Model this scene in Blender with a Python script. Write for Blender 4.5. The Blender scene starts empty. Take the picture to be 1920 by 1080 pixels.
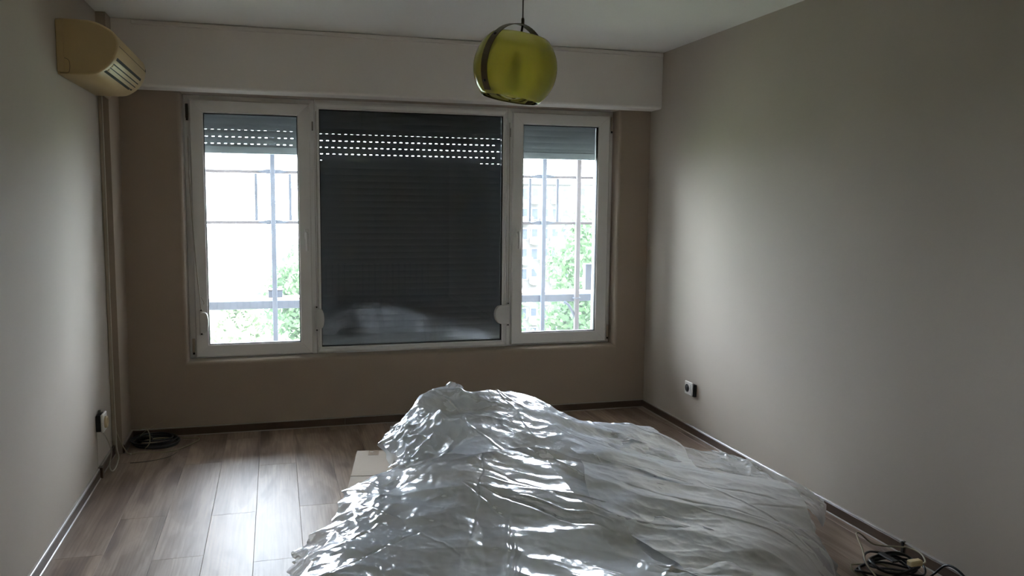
import bpy, bmesh, math, random
import numpy as np
from mathutils import Vector, Matrix
random.seed(7)
rng = np.random.default_rng(11)
S = bpy.context.scene
COL = S.collection

# ---------------------------------------------------------------- camera, world, exposure
F, YAW, PITCH, ROLL, HC = 1554.0, 0.27858, -0.10528, 0.01016, 1.54971
cam = bpy.data.cameras.new('camera'); co = bpy.data.objects.new('camera', cam); COL.objects.link(co)
cam.sensor_width = 36.0; cam.lens = F / 1920 * 36.0; cam.clip_start = .02; cam.clip_end = 500
cy_, sy_ = math.cos(YAW), math.sin(YAW)
fw = Vector((sy_*math.cos(PITCH), cy_*math.cos(PITCH), math.sin(PITCH)))
rt = Vector((cy_, -sy_, 0)); up = rt.cross(fw)
r2 = rt*math.cos(ROLL) + up*math.sin(ROLL); u2 = -rt*math.sin(ROLL) + up*math.cos(ROLL)
co.matrix_world = Matrix(((r2.x, u2.x, -fw.x, 0), (r2.y, u2.y, -fw.y, 0), (r2.z, u2.z, -fw.z, HC), (0, 0, 0, 1)))
S.camera = co

SKY = 9.0
w = bpy.data.worlds.new('overcast_sky'); S.world = w; w.use_nodes = True
nt = w.node_tree; nt.nodes.clear()
wo = nt.nodes.new('ShaderNodeOutputWorld'); bg = nt.nodes.new('ShaderNodeBackground')
tc = nt.nodes.new('ShaderNodeTexCoord'); sx = nt.nodes.new('ShaderNodeSeparateXYZ'); cr = nt.nodes.new('ShaderNodeValToRGB')
nt.links.new(tc.outputs['Generated'], sx.inputs[0]); nt.links.new(sx.outputs['Z'], cr.inputs[0])
cr.color_ramp.elements[0].position = 0.0; cr.color_ramp.elements[0].color = (.75, .83, .94, 1)
cr.color_ramp.elements[1].position = .8; cr.color_ramp.elements[1].color = (1.32, 1.47, 1.68, 1)
nt.links.new(cr.outputs[0], bg.inputs['Color']); bg.inputs['Strength'].default_value = SKY
nt.links.new(bg.outputs[0], wo.inputs[0])
S.view_settings.view_transform = 'Standard'; S.view_settings.look = 'None'
S.view_settings.gamma = 1.0; S.view_settings.use_curve_mapping = False
S.view_settings.exposure = 1.84
S.cycles.max_bounces = 14; S.cycles.diffuse_bounces = 6; S.cycles.glossy_bounces = 4
S.cycles.transparent_max_bounces = 24; S.cycles.transmission_bounces = 6
S.cycles.sample_clamp_indirect = 0.0

# ---------------------------------------------------------------- dimensions (metres)
H = 2.60; XL, XR = -.966, 2.670; D = 5.672; YR = -1.4
ZB = .058; ZS = .483; ZBM = 2.209; DB = 5.497; WL, WR = -.559, 2.424
CX, CY = -.9135, 5.339; BT = .0134

# ---------------------------------------------------------------- materials
def srgb(r, g, b):
    f = lambda c: (c/255/12.92) if c/255 <= .04045 else ((c/255+.055)/1.055)**2.4
    return (f(r), f(g), f(b), 1)
class Mat:
    def __init__(s, name):
        s.m = bpy.data.materials.new(name); s.m.use_nodes = True
        s.t = s.m.node_tree; s.n = s.t.nodes; s.n.clear()
        s.out = s.n.new('ShaderNodeOutputMaterial')
    def new(s, kind, **kw):
        x = s.n.new(kind)
        for k, v in kw.items():
            if k in x.inputs: x.inputs[k].default_value = v
            else: setattr(x, k, v)
        return x
    def link(s, a, b): s.t.links.new(a, b)
    def noise(s, scale, detail=4, coord='Object', stretch=None, rough=.55):
        c = s.new('ShaderNodeTexCoord'); o = c.outputs[coord]
        if stretch:
            mp = s.new('ShaderNodeMapping'); mp.inputs['Scale'].default_value = stretch; s.link(o, mp.inputs[0]); o = mp.outputs[0]
        x = s.new('ShaderNodeTexNoise'); x.inputs['Scale'].default_value = scale; x.inputs['Detail'].default_value = detail
        x.inputs['Roughness'].default_value = rough
        s.link(o, x.inputs['Vector']); return x.outputs['Fac']
    def ramp(s, fac, stops):
        x = s.new('ShaderNodeValToRGB'); e = x.color_ramp.elements
        while len(e) < len(stops): e.new(.5)
        for el, (p, c) in zip(e, stops): el.position = p; el.color = c
        s.link(fac, x.inputs[0]); return x.outputs[0]
    def bump(s, fac, strength, dist=.01):
        b = s.new('ShaderNodeBump'); b.inputs['Strength'].default_value = strength; b.inputs['Distance'].default_value = dist
        s.link(fac, b.inputs['Height']); return b.outputs[0]
def principled(name, col, rough=.5, var=.06, vscale=6, metal=0, bump=0, bscale=80, spec=.5, stretch=None):
    M = Mat(name); p = M.new('ShaderNodeBsdfPrincipled')
    p.inputs['Roughness'].default_value = rough; p.inputs['Metallic'].default_value = metal
    p.inputs['Specular IOR Level'].default_value = spec
    f = M.noise(vscale, 5, stretch=stretch)
    lo = tuple(c*(1-var) for c in col[:3]) + (1,); hi = tuple(min(1, c*(1+var)) for c in col[:3]) + (1,)
    M.link(M.ramp(f, [(.3, lo), (.7, hi)]), p.inputs['Base Color'])
    if bump: M.link(M.bump(M.noise(bscale, 3), bump, .002), p.inputs['Normal'])
    M.link(p.outputs[0], M.out.inputs[0]); return M.m

WALL = principled('greige_wall_paint', srgb(190, 180, 167), .75, .03, 1.5, bump=.12, bscale=160, spec=.25)
WALLB = principled('shaded_wall_paint', srgb(172, 157, 140), .75, .03, 1.5, bump=.12, bscale=160, spec=.25)  # same wall paint, darkened in colour for the backlit window wall
CEIL = principled('white_ceiling_paint', srgb(240, 239, 234), .8, .02, 1.2, bump=.08, bscale=120, spec=.2)
BEAMM = principled('white_beam_paint', srgb(240, 235, 228), .8, .02, 1.2, bump=.08, bscale=120, spec=.2)
PVC = principled('white_upvc', srgb(240, 239, 236), .32, .02, 3)
GASKET = principled('black_rubber', srgb(24, 24, 25), .6, .1)
SHUT = principled('grey_shutter_slat', srgb(118, 124, 128), .45, .06, 9, stretch=(1, 8, 8))
WINDER = principled('winder_plastic', srgb(222, 221, 216), .35, .02)
STRAP = principled('strap_fabric', srgb(190, 186, 176), .8, .05, 60)
STEEL = principled('hinge_steel', srgb(150, 148, 140), .35, .08, 20, metal=.8)
DARKSTEEL = principled('hinge_dark', srgb(60, 56, 50), .5, .1, 20, metal=.4)
ACM = principled('yellowed_plastic', srgb(206, 180, 132), .38, .06, 3)
ACD = principled('louvre_gap', srgb(20, 18, 16), .8, .1)
SKIRT = principled('brown_skirting', srgb(90, 72, 58), .42, .14, 8, stretch=(1, .2, 6))
LIP = principled('skirting_lip', srgb(176, 168, 160), .25, .05)
CONDUIT = principled('conduit_pvc', srgb(190, 178, 158), .5, .05)
SOCKW = principled('socket_white', srgb(232, 230, 222), .35, .02)
SOCKY = principled('socket_aged', srgb(224, 204, 160), .4, .04)
SOCKD = principled('socket_dark', srgb(28, 27, 26), .6, .1)
SOCKBR = principled('socket_inner', srgb(120, 96, 66), .5, .1)
CABW = principled('cable_white', srgb(196, 190, 176), .45, .05)
CABB = principled('cable_beige', srgb(168, 158, 132), .5, .05)
CABG = principled('cable_grey', srgb(58, 60, 64), .42, .1)
CABK = principled('cable_black', srgb(18, 18, 19), .35, .1)
BRASS = principled('aged_bronze', srgb(104, 92, 70), .42, .15, 14, metal=.75)
CORD = principled('lamp_cord', srgb(70, 62, 44), .5, .05)
BULB = principled('bulb_socket', srgb(40, 42, 38), .5, .05)
CARD = principled('cardboard', srgb(196, 182, 166), .8, .05, 4, bump=.1, bscale=60, spec=.2)
CARDS = principled('cardboard_seam', srgb(128, 112, 98), .85, .05, spec=.2)
TAPE = principled('brown_tape', srgb(168, 146, 124), .4, .05)
DARKB = principled('dark_board', srgb(66, 64, 60), .55, .1, 5)
RUST = principled('rusty_painted_steel', srgb(56, 64, 78), .6, .25, 7)
RUSTB = principled('rusty_brown_steel', srgb(62, 56, 58), .65, .25, 7)
LEDGE = principled('sunlit_ledge_wood', srgb(188, 168, 150), .8, .15, 9)  # sunlight on the rail top put into this pale wood colour
CONC = principled('concrete_facade', srgb(84, 81, 78), .9, .08, .6)
CONC2 = principled('white_facade', srgb(128, 128, 126), .9, .05, .4)
ROOFM = principled('grey_roof', srgb(70, 68, 68), .8, .1, .8)
PANE = principled('far_window', srgb(56, 61, 68), .6, .1, spec=.1)
BARK = principled('bark', srgb(84, 70, 56), .9, .2, 5)
def leafmat(name, a, b):
    M = Mat(name); d = M.new('ShaderNodeBsdfDiffuse'); t = M.new('ShaderNodeBsdfTranslucent'); mx = M.new('ShaderNodeMixShader')
    mx.inputs[0].default_value = .35
    c = M.ramp(M.noise(.9, 5), [(.3, a), (.7, b)])
    M.link(c, d.inputs[0]); M.link(c, t.inputs[0]); M.link(d.outputs[0], mx.inputs[1]); M.link(t.outputs[0], mx.inputs[2])
    M.link(mx.outputs[0], M.out.inputs[0]); return M.m
LEAF = leafmat('leaf_green', srgb(58, 82, 56), srgb(94, 116, 80))
LEAF2 = leafmat('leaf_light', srgb(78, 96, 68), srgb(116, 128, 96))
GRASS = principled('grass_ground', srgb(104, 112, 90), .9, .2, .15, spec=.1)

def wood():
    M = Mat('laminate_oak'); p = M.new('ShaderNodeBsdfPrincipled')
    c = M.new('ShaderNodeTexCoord'); oi = M.new('ShaderNodeObjectInfo')
    cmb = M.new('ShaderNodeCombineXYZ')
    for i, k in ((0, 13.7), (1, 41.3), (2, 7.1)):
        mu = M.new('ShaderNodeMath', operation='MULTIPLY'); mu.inputs[1].default_value = k
        M.link(oi.outputs['Random'], mu.inputs[0]); M.link(mu.outputs[0], cmb.inputs[i])
    ad = M.new('ShaderNodeVectorMath', operation='ADD'); M.link(c.outputs['Object'], ad.inputs[0]); M.link(cmb.outputs[0], ad.inputs[1])
    def ns(scale, det, st, dist=0):
        mp = M.new('ShaderNodeMapping'); mp.inputs['Scale'].default_value = st; M.link(ad.outputs[0], mp.inputs[0])
        n = M.new('ShaderNodeTexNoise'); n.inputs['Scale'].default_value = scale; n.inputs['Detail'].default_value = det
        n.inputs['Distortion'].default_value = dist
        M.link(mp.outputs[0], n.inputs['Vector']); return n.outputs['Fac']
    big = ns(5.0, 3, (1, .17, 1), .5)
    ringn = M.new('ShaderNodeMath', operation='MULTIPLY'); ringn.inputs[1].default_value = 64; M.link(big, ringn.inputs[0])
    sn = M.new('ShaderNodeMath', operation='SINE'); M.link(ringn.outputs[0], sn.inputs[0])
    fine = ns(95, 4, (1, .035, 1))
    base = M.ramp(big, [(.30, srgb(112, 94, 83)), (.45, srgb(156, 135, 118)), (.56, srgb(180, 159, 140)), (.70, srgb(126, 107, 95))])
    m1 = M.new('ShaderNodeMix', data_type='RGBA', blend_type='MULTIPLY'); m1.inputs[0].default_value = .5
    M.link(base, m1.inputs[6]); M.link(M.ramp(sn.outputs[0], [(.0, (.84, .82, .81, 1)), (.55, (1, 1, 1, 1))]), m1.inputs[7])
    m2 = M.new('ShaderNodeMix', data_type='RGBA', blend_type='MULTIPLY'); m2.inputs[0].default_value = .75
    M.link(m1.outputs[2], m2.inputs[6]); M.link(M.ramp(fine, [(.32, (.68, .66, .65, 1)), (.6, (1, 1, 1, 1))]), m2.inputs[7])
    m3 = M.new('ShaderNodeMix', data_type='RGBA', blend_type='MULTIPLY'); m3.inputs[0].default_value = 1
    M.link(m2.outputs[2], m3.inputs[6]); M.link(M.ramp(oi.outputs['Random'], [(0, (.86, .85, .86, 1)), (1, (1.06, 1.03, 1, 1))]), m3.inputs[7])
    M.link(m3.outputs[2], p.inputs['Base Color'])
    p.inputs['Roughness'].default_value = .47; p.inputs['Specular IOR Level'].default_value = .5
    M.link(M.bump(fine, .16, .001), p.inputs['Normal'])
    M.link(p.outputs[0], M.out.inputs[0]); return M.m
WOOD = wood()

def glass():
    M = Mat('dusty_glare_glass')
    tr = M.new('ShaderNodeBsdfTransparent'); tr.inputs[0].default_value = (.95, .955, .95, 1)
    tl = M.new('ShaderNodeBsdfTranslucent'); tl.inputs[0].default_value = (.9, .93, .96, 1)
    gl = M.new('ShaderNodeBsdfGlossy'); gl.inputs['Roughness'].default_value = .02
    a = M.new('ShaderNodeMixShader'); b = M.new('ShaderNodeMixShader')
    dust = M.ramp(M.noise(5, 6, stretch=(1, 1, .35)), [(.25, (.006, .006, .006, 1)), (.8, (.018, .018, .018, 1))])  # dust film that also stands in for veiling glare over the view
    M.link(dust, a.inputs[0]); M.link(tr.outputs[0], a.inputs[1]); M.link(tl.outputs[0], a.inputs[2])
    fr = M.new('ShaderNodeFresnel'); fr.inputs[0].default_value = 1.5
    M.link(fr.outputs[0], b.inputs[0]); M.link(a.outputs[0], b.inputs[1]); M.link(gl.outputs[0], b.inputs[2])
    M.link(b.outputs[0], M.out.inputs[0]); return M.m
GLASS = glass()

def plastic(name, opac, tint):
    M = Mat(name)
    tr = M.new('ShaderNodeBsdfTransparent'); tr.inputs[0].default_value = (.97, .98, .985, 1)
    tl = M.new('ShaderNodeBsdfTranslucent'); tl.inputs[0].default_value = tint
    df = M.new('ShaderNodeBsdfDiffuse'); df.inputs[0].default_value = tint
    gl = M.new('ShaderNodeBsdfGlossy'); gl.inputs['Roughness'].default_value = .12
    mm = M.new('ShaderNodeMixShader'); mm.inputs[0].default_value = .27
    M.link(df.outputs[0], mm.inputs[1]); M.link(tl.outputs[0], mm.inputs[2])
    sheen = M.new('ShaderNodeBsdfGlossy'); sheen.inputs['Roughness'].default_value = .55; sheen.inputs[0].default_value = (.93, .96, 1, 1)
    mm_ = mm; mm = M.new('ShaderNodeMixShader'); mm.inputs[0].default_value = .38
    M.link(mm_.outputs[0], mm.inputs[1]); M.link(sheen.outputs[0], mm.inputs[2])
    a = M.new('ShaderNodeMixShader'); b = M.new('ShaderNodeMixShader')
    op = M.ramp(M.noise(5, 5), [(.3, (opac*.9,)*3+(1,)), (.7, (opac*1.12,)*3+(1,))])
    M.link(op, a.inputs[0]); M.link(tr.outputs[0], a.inputs[1]); M.link(mm.outputs[0], a.inputs[2])
    f1 = M.noise(42, 6, rough=.6); f2 = M.noise(150, 3)
    n1 = M.new('ShaderNodeBump'); n1.inputs['Strength'].default_value = .12; n1.inputs['Distance'].default_value = .006
    M.link(f1, n1.inputs['Height'])
    n2 = M.new('ShaderNodeBump'); n2.inputs['Strength'].default_value = .05; n2.inputs['Distance'].default_value = .002
    M.link(f2, n2.inputs['Height']); M.link(n1.outputs[0], n2.inputs['Normal'])
    M.link(n2.outputs[0], gl.inputs['Normal'])
    fr = M.new('ShaderNodeFresnel'); fr.inputs[0].default_value = 1.52; M.link(n2.outputs[0], fr.inputs['Normal'])
    # a film reflects at both faces: about twice one face's share
    mu = M.new('ShaderNodeMath', operation='MULTIPLY', use_clamp=True); mu.inputs[1].default_value = .5; M.link(fr.outputs[0], mu.inputs[0])
    M.link(mu.outputs[0], b.inputs[0]); M.link(a.outputs[0], b.inputs[1]); M.link(gl.outputs[0], b.inputs[2])
    M.link(b.outputs[0], M.out.inputs[0]); return M.m
SHEET = plastic('clear_polythene', .54, (.91, .95, .99, 1))
SHEET2 = plastic('hazy_polythene', .82, (.91, .95, .99, 1))

def shade():
    M = Mat('yellow_acrylic_shade')
    df = M.new('ShaderNodeBsdfDiffuse'); tl = M.new('ShaderNodeBsdfTranslucent')
    c = M.ramp(M.noise(6, 3), [(.3, srgb(246, 238, 120)), (.7, srgb(250, 242, 128))])
    M.link(c, df.inputs[0]); M.link(c, tl.inputs[0])
    tr = M.new('ShaderNodeBsdfTransparent'); tr.inputs[0].default_value = (.97, .93, .50, 1)
    gl = M.new('ShaderNodeBsdfGlossy'); gl.inputs['Roughness'].default_value = .06
    a = M.new('ShaderNodeMixShader'); a.inputs[0].default_value = .55
    M.link(df.outputs[0], a.inputs[1]); M.link(tl.outputs[0], a.inputs[2])
    t = M.new('ShaderNodeMixShader'); t.inputs[0].default_value = .36
    M.link(a.outputs[0], t.inputs[1]); M.link(tr.outputs[0], t.inputs[2])
    fr = M.new('ShaderNodeFresnel'); fr.inputs[0].default_value = 1.45
    b = M.new('ShaderNodeMixShader'); M.link(fr.outputs[0], b.inputs[0]); M.link(t.outputs[0], b.inputs[1]); M.link(gl.outputs[0], b.inputs[2])
    M.link(b.outputs[0], M.out.inputs[0]); return M.m
SHADE = shade()
def clear_inner():
    M = Mat('yellow_acrylic_inside'); tr = M.new('ShaderNodeBsdfTransparent'); tr.inputs[0].default_value = (.97, .95, .72, 1)
    gl = M.new('ShaderNodeBsdfGlossy'); gl.inputs['Roughness'].default_value = .08
    c = M.ramp(M.noise(6, 2), [(.3, (.05, .05, .05, 1)), (.7, (.07, .07, .07, 1))]); b = M.new('ShaderNodeMixShader')
    M.link(c, b.inputs[0]); M.link(tr.outputs[0], b.inputs[1]); M.link(gl.outputs[0], b.inputs[2]); M.link(b.outputs[0], M.out.inputs[0]); return M.m
SHADE_IN = clear_inner()

# ---------------------------------------------------------------- helpers
def link_mesh(name, me, mat, parent=None):
    if mat is not None and not me.materials: me.materials.append(mat)
    o = bpy.data.objects.new(name, me); COL.objects.link(o)
    if parent is not None: o.parent = parent
    return o
def tag(o, label=None, cat=None, group=None, kind=None):
    if label: o['label'] = label
    if cat: o['category'] = cat
    if group: o['group'] = group
    if kind: o['kind'] = kind
    return o
def empty(name, loc, label, cat, group=None):
    o = bpy.data.objects.new(name, None); COL.objects.link(o); o.location = loc; o.empty_display_size = .1
    return tag(o, label, cat, group)
class MB:
    """collects shapes (world coordinates) and links them as ONE mesh object"""
    def __init__(s): s.bm = bmesh.new()
    def box(s, x0, x1, y0, y1, z0, z1, bev=0, rot=None, seg=1):
        b = bmesh.new(); bmesh.ops.create_cube(b, size=1)
        for v in b.verts:
            v.co = Vector(((v.co.x+.5)*(x1-x0)+x0, (v.co.y+.5)*(y1-y0)+y0, (v.co.z+.5)*(z1-z0)+z0))
        if bev: bmesh.ops.bevel(b, geom=b.edges[:], offset=bev, segments=seg, affect='EDGES')
        if rot is not None: bmesh.ops.transform(b, matrix=rot, verts=b.verts)
        s.add(b); return s
    def add(s, b):
        me = bpy.data.meshes.new('t'); b.to_mesh(me); b.free(); s.bm.from_mesh(me); bpy.data.meshes.remove(me)
    def poly_prism(s, pts, axis, a0, a1):
        """pts: 2-D outline; extruded along axis (0 x, 1 y, 2 z)"""
        def mk(p, a):
            q = list(p); q.insert(axis, a); return Vector(q)
        A = [s.bm.verts.new(mk(p, a0)) for p in pts]; B = [s.bm.verts.new(mk(p, a1)) for p in pts]
        n = len(pts)
        for i in range(n):
            s.bm.faces.new((A[i], A[(i+1) % n], B[(i+1) % n], B[i]))
        s.bm.faces.new(A[::-1]); s.bm.faces.new(B); return s
    def ring(s, X0, X1, Z0, Z1, x0, x1, z0, z1, yf, yb, bev=.006):
        """mitred rectangular frame in the XZ plane; front yf, back yb, chamfered edges, recessed mitre joints"""
        O = [(X0, Z0), (X1, Z0), (X1, Z1), (X0, Z1)]; I = [(x0, z0), (x1, z0), (x1, z1), (x0, z1)]
        for k in range(4):
            l = (k+1) % 4
            def P(a, b, t):   # t: fraction outer->inner
                return (a[0]+(b[0]-a[0])*t, a[1]+(b[1]-a[1])*t)
            e = bev/max(.02, abs(O[k][0]-I[k][0]))
            prof = [(0, yb), (0, yf+bev), (e, yf), (1-e, yf), (1, yf+bev), (1, yb)]
            A = []; B = []
            for t, y in prof:
                a = P(O[k], I[k], t); b = P(O[l], I[l], t)
                g = .0004
                dx, dz = b[0]-a[0], b[1]-a[1]; L = math.hypot(dx, dz); dx, dz = dx/L*g, dz/L*g
                A.append(s.bm.verts.new((a[0]+dx, y, a[1]+dz))); B.append(s.bm.verts.new((b[0]-dx, y, b[1]-dz)))
            n = len(prof)
            for i in range(n):
                s.bm.faces.new((A[i], B[i], B[(i+1) % n], A[(i+1) % n]))
            s.bm.faces.new(A); s.bm.faces.new(B[::-1])
        return s
    def tube(s, pts, r, n=8, smooth=True, cap=True):
        P = [Vector(p) for p in pts]
        if smooth and len(P) > 2: P = catmull(P, 6)
        prev = None; rings = []
        t0 = (P[1]-P[0]).normalized()
        ref = Vector((0, 0, 1)) if abs(t0.z) < .9 else Vector((1, 0, 0))
        nrm = (ref - t0*ref.dot(t0)).normalized()
        for i, p in enumerate(P):
            t = ((P[min(i+1, len(P)-1)] - P[max(i-1, 0)])).normalized()
            nrm = (nrm - t*nrm.dot(t)).normalized(); bn = t.cross(nrm)
            rr = r[i*(len(r)-1)//max(1, len(P)-1)] if isinstance(r, (list, tuple)) else r
            rings.append([s.bm.verts.new(p + (nrm*math.cos(2*math.pi*k/n) + bn*math.sin(2*math.pi*k/n))*rr) for k in range(n)])
        for a, b in zip(rings, rings[1:]):
            for k in range(n):
                f = s.bm.faces.new((a[k], a[(k+1) % n], b[(k+1) % n], b[k])); f.smooth = True
        if cap: s.bm.faces.new(rings[0][::-1]); s.bm.faces.new(rings[-1])
        return s
    def lathe(s, prof, c, n=24, M=None, close=True):
        """prof: (r, z) pairs around the local Z axis through c; M optional 3x3 rotation"""
        R = []
        for r, z in prof:
            row = []
            for k in range(n):
                v = Vector((r*math.cos(2*math.pi*k/n), r*math.sin(2*math.pi*k/n), z))
                if M is not None: v = M @ v
                row.append(s.bm.verts.new(v + Vector(c)))
            R.append(row)
        for a, b in zip(R, R[1:]):
            for k in range(n):
                f = s.bm.faces.new((a[k], a[(k+1) % n], b[(k+1) % n], b[k])); f.smooth = True
        if close:
            s.bm.faces.new(R[0][::-1]); s.bm.faces.new(R[-1])
        return s
    def build(s, name, mat, parent=None, shift=None):
        bmesh.ops.recalc_face_normals(s.bm, faces=s.bm.faces[:])
        off = None
        if parent is not None: off = -parent_world(parent)
        if shift is not None: off = -Vector(shift)
        if off is not None: bmesh.ops.translate(s.bm, vec=off, verts=s.bm.verts[:])
        me = bpy.data.meshes.new(name); s.bm.to_mesh(me); s.bm.free()
        o = link_mesh(name, me, mat, parent)
        if shift is not None: o.location = shift
        return o
def parent_world(o):
    v = Vector(o.location)
    while o.parent is not None: o = o.parent; v += Vector(o.location)
    return v
def catmull(P, k):
    out = []
    for i in range(len(P)-1):
        p0, p1, p2, p3 = P[max(i-1, 0)], P[i], P[i+1], P[min(i+2, len(P)-1)]
        for j in range(k):
            t = j/k
            out.append(.5*((2*p1) + (p2-p0)*t + (2*p0-5*p1+4*p2-p3)*t*t + (3*p1-p0-3*p2+p3)*t**3))
    out.append(P[-1]); return out
def struct(o): o['kind'] = 'structure'; return o

# ---------------------------------------------------------------- room shell
floor = struct(MB().box(XL-.15, XR+.15, YR-.15, D+.2, -.2, -.0105).build('floor', SKIRT))
# laminate planks, each one a piece of the floor
PW, PL, GAP = .2095, 1.336, .0004
def plank_mesh(wd, ln):
    m = MB().box(-wd/2+GAP, wd/2-GAP, -ln/2+GAP, ln/2-GAP, -.010, 0)
    top = [e for e in m.bm.edges if all(abs(v.co.z) < 1e-6 for v in e.verts)]
    bmesh.ops.bevel(m.bm, geom=top, offset=.0009, segments=1, affect='EDGES')
    bmesh.ops.recalc_face_normals(m.bm, faces=m.bm.faces[:])
    me = bpy.data.meshes.new('plank'); m.bm.to_mesh(me); m.bm.free(); me.materials.append(WOOD); return me
full = plank_mesh(PW, PL)
ends = {-1: .55, 0: 3.81, 1: 4.22, 2: 3.695, 3: 4.168, 4: 3.574, 5: 4.19}
cache = {}
c = 0; x = -.955 - PW
while x < XR:
    x0, x1 = max(x, XL+.001), min(x+PW, XR-.001)
    if x1-x0 > .015:
        k = c-1
        e = ends.get(k, random.Random(k).uniform(3.2, 4.5))
        y = e - PL*4
        while y < D:
            y0, y1 = max(y, YR+.001), min(y+PL, D-.001)
            if y1-y0 > .03:
                key = (round(x1-x0, 4), round(y1-y0, 4))
                if key == (round(PW, 4), round(PL, 4)): me = full
                else: me = cache.setdefault(key, None) or plank_mesh(x1-x0, y1-y0); cache[key] = me
                o = link_mesh('plank', me, None, floor); o.location = ((x0+x1)/2, (y0+y1)/2, 0)
            y += PL
    x += PW; c += 1
struct(MB().box(XL-.15, XR+.15, YR-.15, D+.26, H, H+.2).build('ceiling', CEIL))
struct(MB().box(XL-.15, XL, YR-.15, D+.26, 0, H).build('wall_left', WALL))
struct(MB().box(XR, XR+.15, YR-.15, D+.26, 0, H).build('wall_right', WALL))
struct(MB().box(XL, XR, YR-.15, YR, 0, H).build('wall_rear', WALL))
# back wall with the window opening; reveal corners rounded
m = MB(); xs = [XL, WL, WR, XR]; zs = [0, ZS, ZBM, H]; T = .25
V = {}
for i, xx in enumerate(xs):
    for j, zz in enumerate(zs):
        for k, yy in enumerate((D, D+T)): V[i, j, k] = m.bm.verts.new((xx, yy, zz))
for i in range(3):
    for j in range(3):
        if (i, j) == (1, 1): continue
        m.bm.faces.new((V[i, j, 0], V[i+1, j, 0], V[i+1, j+1, 0], V[i, j+1, 0]))
        m.bm.faces.new((V[i, j, 1], V[i, j+1, 1], V[i+1, j+1, 1], V[i+1, j, 1]))
loop = [(1, 1), (2, 1), (2, 2), (1, 2)]
for a, b in zip(loop, loop[1:]+loop[:1]):
    m.bm.faces.new((V[a+(0,)], V[b+(0,)], V[b+(1,)], V[a+(1,)]))
hole = {V[a+(0,)] for a in loop}
es = [e for e in m.bm.edges if e.verts[0] in hole and e.verts[1] in hole]
bmesh.ops.bevel(m.bm, geom=es, offset=.022, segments=4, affect='EDGES', profile=.5)
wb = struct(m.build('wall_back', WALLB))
for p in wb.data.polygons: p.use_smooth = False
# beam below the ceiling along the window wall
b = bmesh.new(); bmesh.ops.create_cube(b, size=1)
for v in b.verts: v.co = Vector(((v.co.x+.5)*(XR-XL)+XL, (v.co.y+.5)*(D-DB)+DB, (v.co.z+.5)*(H-ZBM)+ZBM))
ed = [e for e in b.edges if all(abs(v.co.y-DB) < 1e-4 and abs(v.co.z-ZBM) < 1e-4 for v in e.verts)]
bmesh.ops.bevel(b, geom=ed, offset=.02, segments=5, affect='EDGES', profile=.5)
m = MB(); m.add(b); struct(m.build('trim_1', BEAMM))
# thin cornice strip on the beam, open joint above it
m = MB().box(-.80, XR-.004, DB-.016, DB+.002, H-.030, H-.006, .003)
struct(m.build('trim_2', BEAMM))
# boxed riser in the left corner
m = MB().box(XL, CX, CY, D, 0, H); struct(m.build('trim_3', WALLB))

# skirting: core, upper lip, lower lip
def skirt(name, p0, p1, nrm, splits=()):
    """runs p0->p1 along a wall; nrm points into the room"""
    p0, p1, nrm = Vector(p0), Vector(p1), Vector(nrm); L = (p1-p0).length; t = (p1-p0).normalized()
    cuts = [0] + list(splits) + [L]
    root = None
    def prism(m, a, b, prof):
        A = [m.bm.verts.new(p0+t*a+nrm*q+Vector((0, 0, z))) for q, z in prof]; B = [m.bm.verts.new(p0+t*b+nrm*q+Vector((0, 0, z))) for q, z in prof]
        n = len(prof)
        for i in range(n): m.bm.faces.new((A[i], A[(i+1) % n], B[(i+1) % n], B[i]))
        m.bm.faces.new(A[::-1]); m.bm.faces.new(B)
    for a, b in zip(cuts, cuts[1:]):
        m = MB(); prism(m, a+.001, b-.001, [(0, .004), (BT, .006), (BT, ZB-.010), (BT-.003, ZB-.006), (0, ZB-.006)])
        if root is None: root = struct(m.build(name, SKIRT)); par = root
        else: m.build('skirting_length', SKIRT, root)
        m = MB(); prism(m, a+.001, b-.001, [(0, ZB-.0055), (BT-.003, ZB-.0055), (BT-.001, ZB-.003), (BT-.004, ZB), (0, ZB+.001)]); m.build('top_lip', LIP, root)
        m = MB(); prism(m, a+.001, b-.001, [(0, 0.0003), (BT+.004, 0.0003), (BT+.003, .003), (BT, .0055), (0, .0038)]); m.build('bottom_lip', LIP, root)
    return root
br = skirt('baseboard_right', (XR, D, 0), (XR, YR, 0), (-1, 0, 0), [D-2.93])
m = MB().box(XR-BT-.0025, XR-.0005, 2.922, 2.936, .0008, ZB+.002, .001); m.build('joint_cap', SOCKD, br)
for z in (.008, ZB-.004):
    MB().lathe([(.0005, -.003), (.004, -.002), (.0042, .001), (.0005, .003)], (XR-BT-.004, 2.94, z), 10, Matrix.Rotation(-math.pi/2, 3, 'Y')).build('screw', STEEL, br)
skirt('baseboard_back', (CX, D, 0), (XR-BT, D, 0), (0, -1, 0), [1.35])
bl = skirt('baseboard_left', (XL, YR, 0), (XL, 4.90, 0), (1, 0, 0), [])
bl2 = skirt('baseboard_left_end', (XL, 4.915, 0), (XL, CY, 0), (1, 0, 0))
MB().box(XL+.0005, XL+BT+.013, 4.885, 4.93, .0008, ZB+.003, .003).build('end_cap', SKIRT, bl2)
skirt('baseboard_riser', (CX, CY, 0), (CX, D-BT-.006, 0), (1, 0, 0))
skirt('baseboard_rear', (XR-BT, YR, 0), (XL+BT, YR, 0), (0, 1, 0))

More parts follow.
